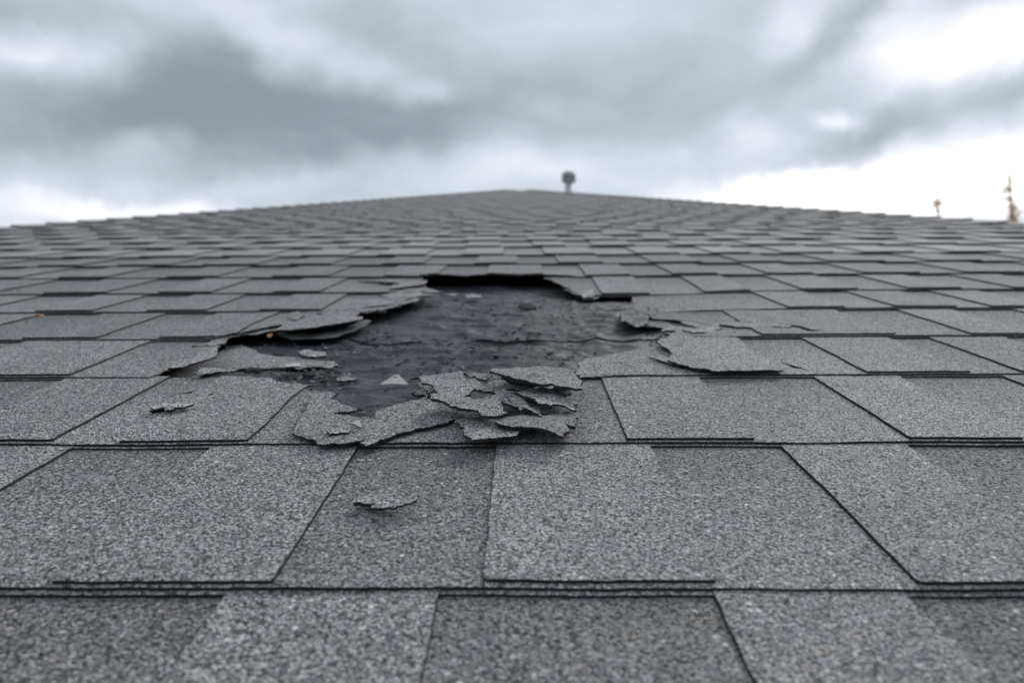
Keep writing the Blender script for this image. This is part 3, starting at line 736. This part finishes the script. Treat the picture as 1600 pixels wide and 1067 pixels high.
# lumps of crumbled asphalt
def lump(px, py, rx, ry, rz, z0, seed, name='asphalt_lump', label=None, mat=None, sub=3):
    import bmesh
    bm = bmesh.new(); bmesh.ops.create_icosphere(bm, subdivisions=sub, radius=1)
    for v in bm.verts:
        q = v.co.normalized(); k = 1+.35*noise.noise(q*1.7+Vector((seed, 0, 0)))+.25*noise.noise(q*4+Vector((0, seed, 0)))+.12*noise.noise(q*9+Vector((0, 0, seed)))
        v.co = Vector((q.x*k*rx, q.y*k*ry, q.z*k*rz))
    me = bpy.data.meshes.new(name); bm.to_mesh(me); bm.free()
    me.materials.append(mat or M_CLOD)
    p = P(px, py, z0)
    return link(name, me, None, ROOF @ Matrix.Translation((p.x, p.y, z0+rz*.5)) @ Matrix.Rotation(seed, 4, 'Z'), label, 'asphalt lump', G2)
lump(396, 582, .0075, .006, .0034, -.010, 1.3, label='black lump of asphalt beside the broken shingle corner')
lump(484, 589, .0075, .005, .0030, -.012, 2.9, label='largest black crumbled lump on the lower underlayment')
lump(520, 583, .0062, .004, .0020, -.012, 4.1, label='flatter black lump right of the largest one')
lump(437, 556, .0075, .006, .0022, -.011, 5.7, label='small dark lump in the shade under the left rim')
lump(461, 593, .0022, .002, .0014, -.012, 6.3, label='tiny black crumb left of the largest lump', sub=2)
lump(505, 597, .0035, .0012, .0012, -.012, 0.4, label='dark sliver in front of the black lumps', sub=2)

# crumbs nobody could count
def crumbs():
    mb = MB(); rn = random.Random(21)
    def flake(p, z, s, mi):
        a0 = rn.uniform(0, 6.28); k = rn.randint(4, 6); el = rn.uniform(.2, .7)
        tx, ty = rn.uniform(-.4, .4), rn.uniform(-.2, .5)
        top, bot = [], []
        for i in range(k):
            a = a0+i*2*math.pi/k; rr = s*rn.uniform(.6, 1.25)
            dx, dy = math.cos(a)*rr, math.sin(a)*rr*el
            h = z+s*.3+dx*tx+dy*ty
            top.append((p.x+dx, p.y+dy, h)); bot.append((p.x+dx*.9, p.y+dy*.9, h-max(.0004, s*.35)))
        fs = [tuple(range(k)), tuple(reversed(range(k, 2*k)))]+[(i, i+k, (i+1) % k+k, (i+1) % k) for i in range(k)]
        mb.add(top+bot, fs, [mi]*len(fs), [(rn.random(), .2)]*(2*k))
    n = 0
    while n < 2600:
        px, py = rn.uniform(380, 1060), rn.uniform(448, 650)
        dens = .35+1.0*nz(px, py*2.2, .013, 3)
        if rn.random() > dens: continue
        p = P(px, py, -.012); n += 1
        inh = 600 < px < 1000
        s = rn.choice([.0006, .0008, .001, .0013, .002])*rn.uniform(.7, 1.3)
        if rn.random() < (.08 if inh else .03): s = rn.uniform(.002, .0040)
        z = max(mem_z(p.x, p.y)+.0002, upz(p.x, p.y) if p.y > seam[4].y else -1)
        flake(p, z, s, rn.choice([0, 0, 0, 1, 1, 2, 3]) if s < .0015 else rn.choice([0, 0, 0, 0, 1, 3]))
    for _ in range(230):      # crushed bits gathered under the left rim and round the heap
        if rn.random() < .6: px, py = rn.gauss(485, 50), rn.gauss(583, 11)
        else: px, py = rn.uniform(635, 905), rn.choice([rn.gauss(584, 6), rn.gauss(655, 14)])
        p = P(px, py, -.011)
        z = mem_z(p.x, p.y)+.0003 if py < 600 else base_z(p.x, p.y, row_of(p.y))+T
        if 1040 > px > 620 and py > 600: z = .0062
        flake(p, z, rn.choice([.0008, .0011, .0016, .0024]), rn.choice([0, 0, 1, 1, 1, 2]))
    for _ in range(260):      # loose grains and grit on the sound shingles near the damage
        px, py = rn.gauss(640, 330), rn.uniform(600, 900)
        p = P(px, py, .004); r = row_of(p.y)
        flake(p, base_z(p.x, p.y, r)+T, rn.choice([.0005, .0006, .0008]), rn.choice([1, 2]))
    return mb
link('crumbs', crumbs().mesh('crumbs', [M_CLOD, M_G, M_DUST, M_MEM]), None, ROOF, 'grit and asphalt crumbs strewn over the bared underlayment', 'crumbs', kind='stuff')

# ------------------------------------------------------------------ vent beyond the ridge
def lathe(prof, n=28):
    vs_, fs = [], []
    for (r_, z) in prof:
        for i in range(n): vs_.append((r_*math.cos(2*math.pi*i/n), r_*math.sin(2*math.pi*i/n), z))
    for k in range(len(prof)-1):
        for i in range(n): fs.append((k*n+i, k*n+(i+1) % n, (k+1)*n+(i+1) % n, (k+1)*n+i))
    fs.append(tuple(range(n))[::-1]); fs.append(tuple((len(prof)-1)*n+i for i in range(n)))
    return vs_, fs
def lobj(name, prof, mat, parent, n=28):
    vs_, fs = lathe(prof, n); me = bpy.data.meshes.new(name); me.from_pydata(vs_, [], fs); me.materials.append(mat)
    me.polygons.foreach_set('use_smooth', [len(p.vertices) == 4 for p in me.polygons])
    me.validate(); o = link(name, me, parent); return o
def vent():
    d = ray(889, 303); yv = APEX_R.y-.30
    s = yv/d.y; q = Vector((d.x*s, yv, HCAM+d.z*s))
    w = ROOF @ q
    root = bpy.data.objects.new('roof_vent', None); COL.objects.link(root); root.location = w-Vector((0, 0, .10))
    root['label'] = 'round-capped metal vent pipe standing behind the ridge'; root['category'] = 'vent pipe'
    k = s/FPX*_f.length   # metres per pixel there
    h = 33*k+.10
    lobj('pipe', [(6*k, -.12), (6*k, h-13*k)], M_VENT, root)
    lobj('cowl', [(5.9*k, h-17*k), (7*k, h-15*k), (11.2*k, h-12.4*k), (11.4*k, h-11*k), (10.4*k, h-10.8*k)], M_VENTD, root)
    lobj('cap', [(10.4*k, h-10.9*k), (10.5*k, h-6.0*k), (11.2*k, h-5.8*k), (11.2*k, h-5*k), (10.5*k, h-4.8*k), (10.7*k, h-.2*k), (10.3*k, h)], M_VENTD, root)
    lobj('flashing_collar', [(9*k, -.10), (6*k, .02), (4.6*k, .05)], M_VENTD, root)
vent()

# ------------------------------------------------------------------ ground and far trees
gm = bpy.data.meshes.new('ground'); S = 1500
gm.from_pydata([(-S, -S, 0), (S, -S, 0), (S, S, 0), (-S, S, 0)], [], [(0, 1, 2, 3)]); gm.materials.append(M_GRASS)
link('ground', gm, kind='structure')
CW = ROOF @ CAML
def tree(px, ptop, dist, clumps, label, seed):
    dw = M3 @ ray(px, ptop); s = dist/dw.y
    tip = CW + dw*s; mpp = dist/FPX
    rn = random.Random(seed)
    root = bpy.data.objects.new('tree', None); COL.objects.link(root); root.location = (tip.x, tip.y, 0)
    root['label'] = label; root['category'] = 'tree'; root['group'] = 'far trees showing above the right hip'
    H = tip.z
    lobj('trunk', [(.24, 0), (.2, H*.3), (.12, H*.65), (.07, H*.85), (.02, H)], M_BARK, root, 10)
    vs_, fs = [], []
    def leaf(c, s_):
        n = Vector((rn.gauss(0, 1), rn.gauss(0, 1), rn.gauss(0, 1))).normalized(); a = n.orthogonal().normalized()*s_; b = n.cross(a)*.7
        o = len(vs_); vs_.extend([tuple(c-a), tuple(c-b*.6), tuple(c+a), tuple(c+b)]); fs.append((o, o+1, o+2, o+3))
    bv, bf = [], []
    for (dx, dyp, rx, rz, n) in clumps:
        c = Vector((dx*mpp, 0, H-dyp*mpp))
        for _ in range(n):
            q = Vector((rn.gauss(0, .45)*rx*mpp, rn.gauss(0, .45)*rx*mpp, rn.gauss(0, .45)*rz*mpp))
            leaf(c+q, rn.uniform(.05, .11))
        for _ in range(6):     # limbs
            e = c+Vector((rn.uniform(-.8, .8)*rx*mpp, rn.uniform(-.8, .8)*rx*mpp, rn.uniform(0, .6)*rz*mpp)); st = Vector((0, 0, c.z-.8*rz*mpp))
            o = len(bv); w = .02
            for pp, ww in ((st, .03), (e, .008)): bv.extend([(pp.x-ww, pp.y, pp.z), (pp.x+ww, pp.y-ww, pp.z), (pp.x, pp.y+ww, pp.z)])
            for i in range(3): bf.append((o+i, o+(i+1) % 3, o+3+(i+1) % 3, o+3+i))
    # lower crown, hidden behind the roof from here
    for k in range(26):
        z = H*lerp(.25, .93, k/25); w = lerp(1.5, .35, k/25)
        if z > H-70*mpp: continue
        for _ in range(60): leaf(Vector((rn.gauss(0, w*.5), rn.gauss(0, w*.5), z+rn.gauss(0, .4))), rn.uniform(.1, .2))
    me = bpy.data.meshes.new('crown'); me.from_pydata(vs_, [], fs); me.materials.append(M_LEAF); link('crown', me, root)
    me = bpy.data.meshes.new('limb'); me.from_pydata(bv, [], bf); me.materials.append(M_BARK); link('limbs', me, root)
tree(1464, 310, 55, [(0, 8, 9, 7, 170), (0, 20, 4, 8, 60), (0, 34, 7, 6, 60)], 'short rust-brown treetop left of the taller one', 3)
tree(1575, 262, 55, [(1, 20, 4, 16, 22), (-4, 36, 9, 8, 130), (-2, 52, 6, 7, 40), (2, 66, 6, 10, 150), (-2, 80, 5, 8, 60), (12, 76, 8, 8, 16), (-16, 50, 6, 8, 10)], 'taller wispy rust-brown treetop at the right edge', 8)
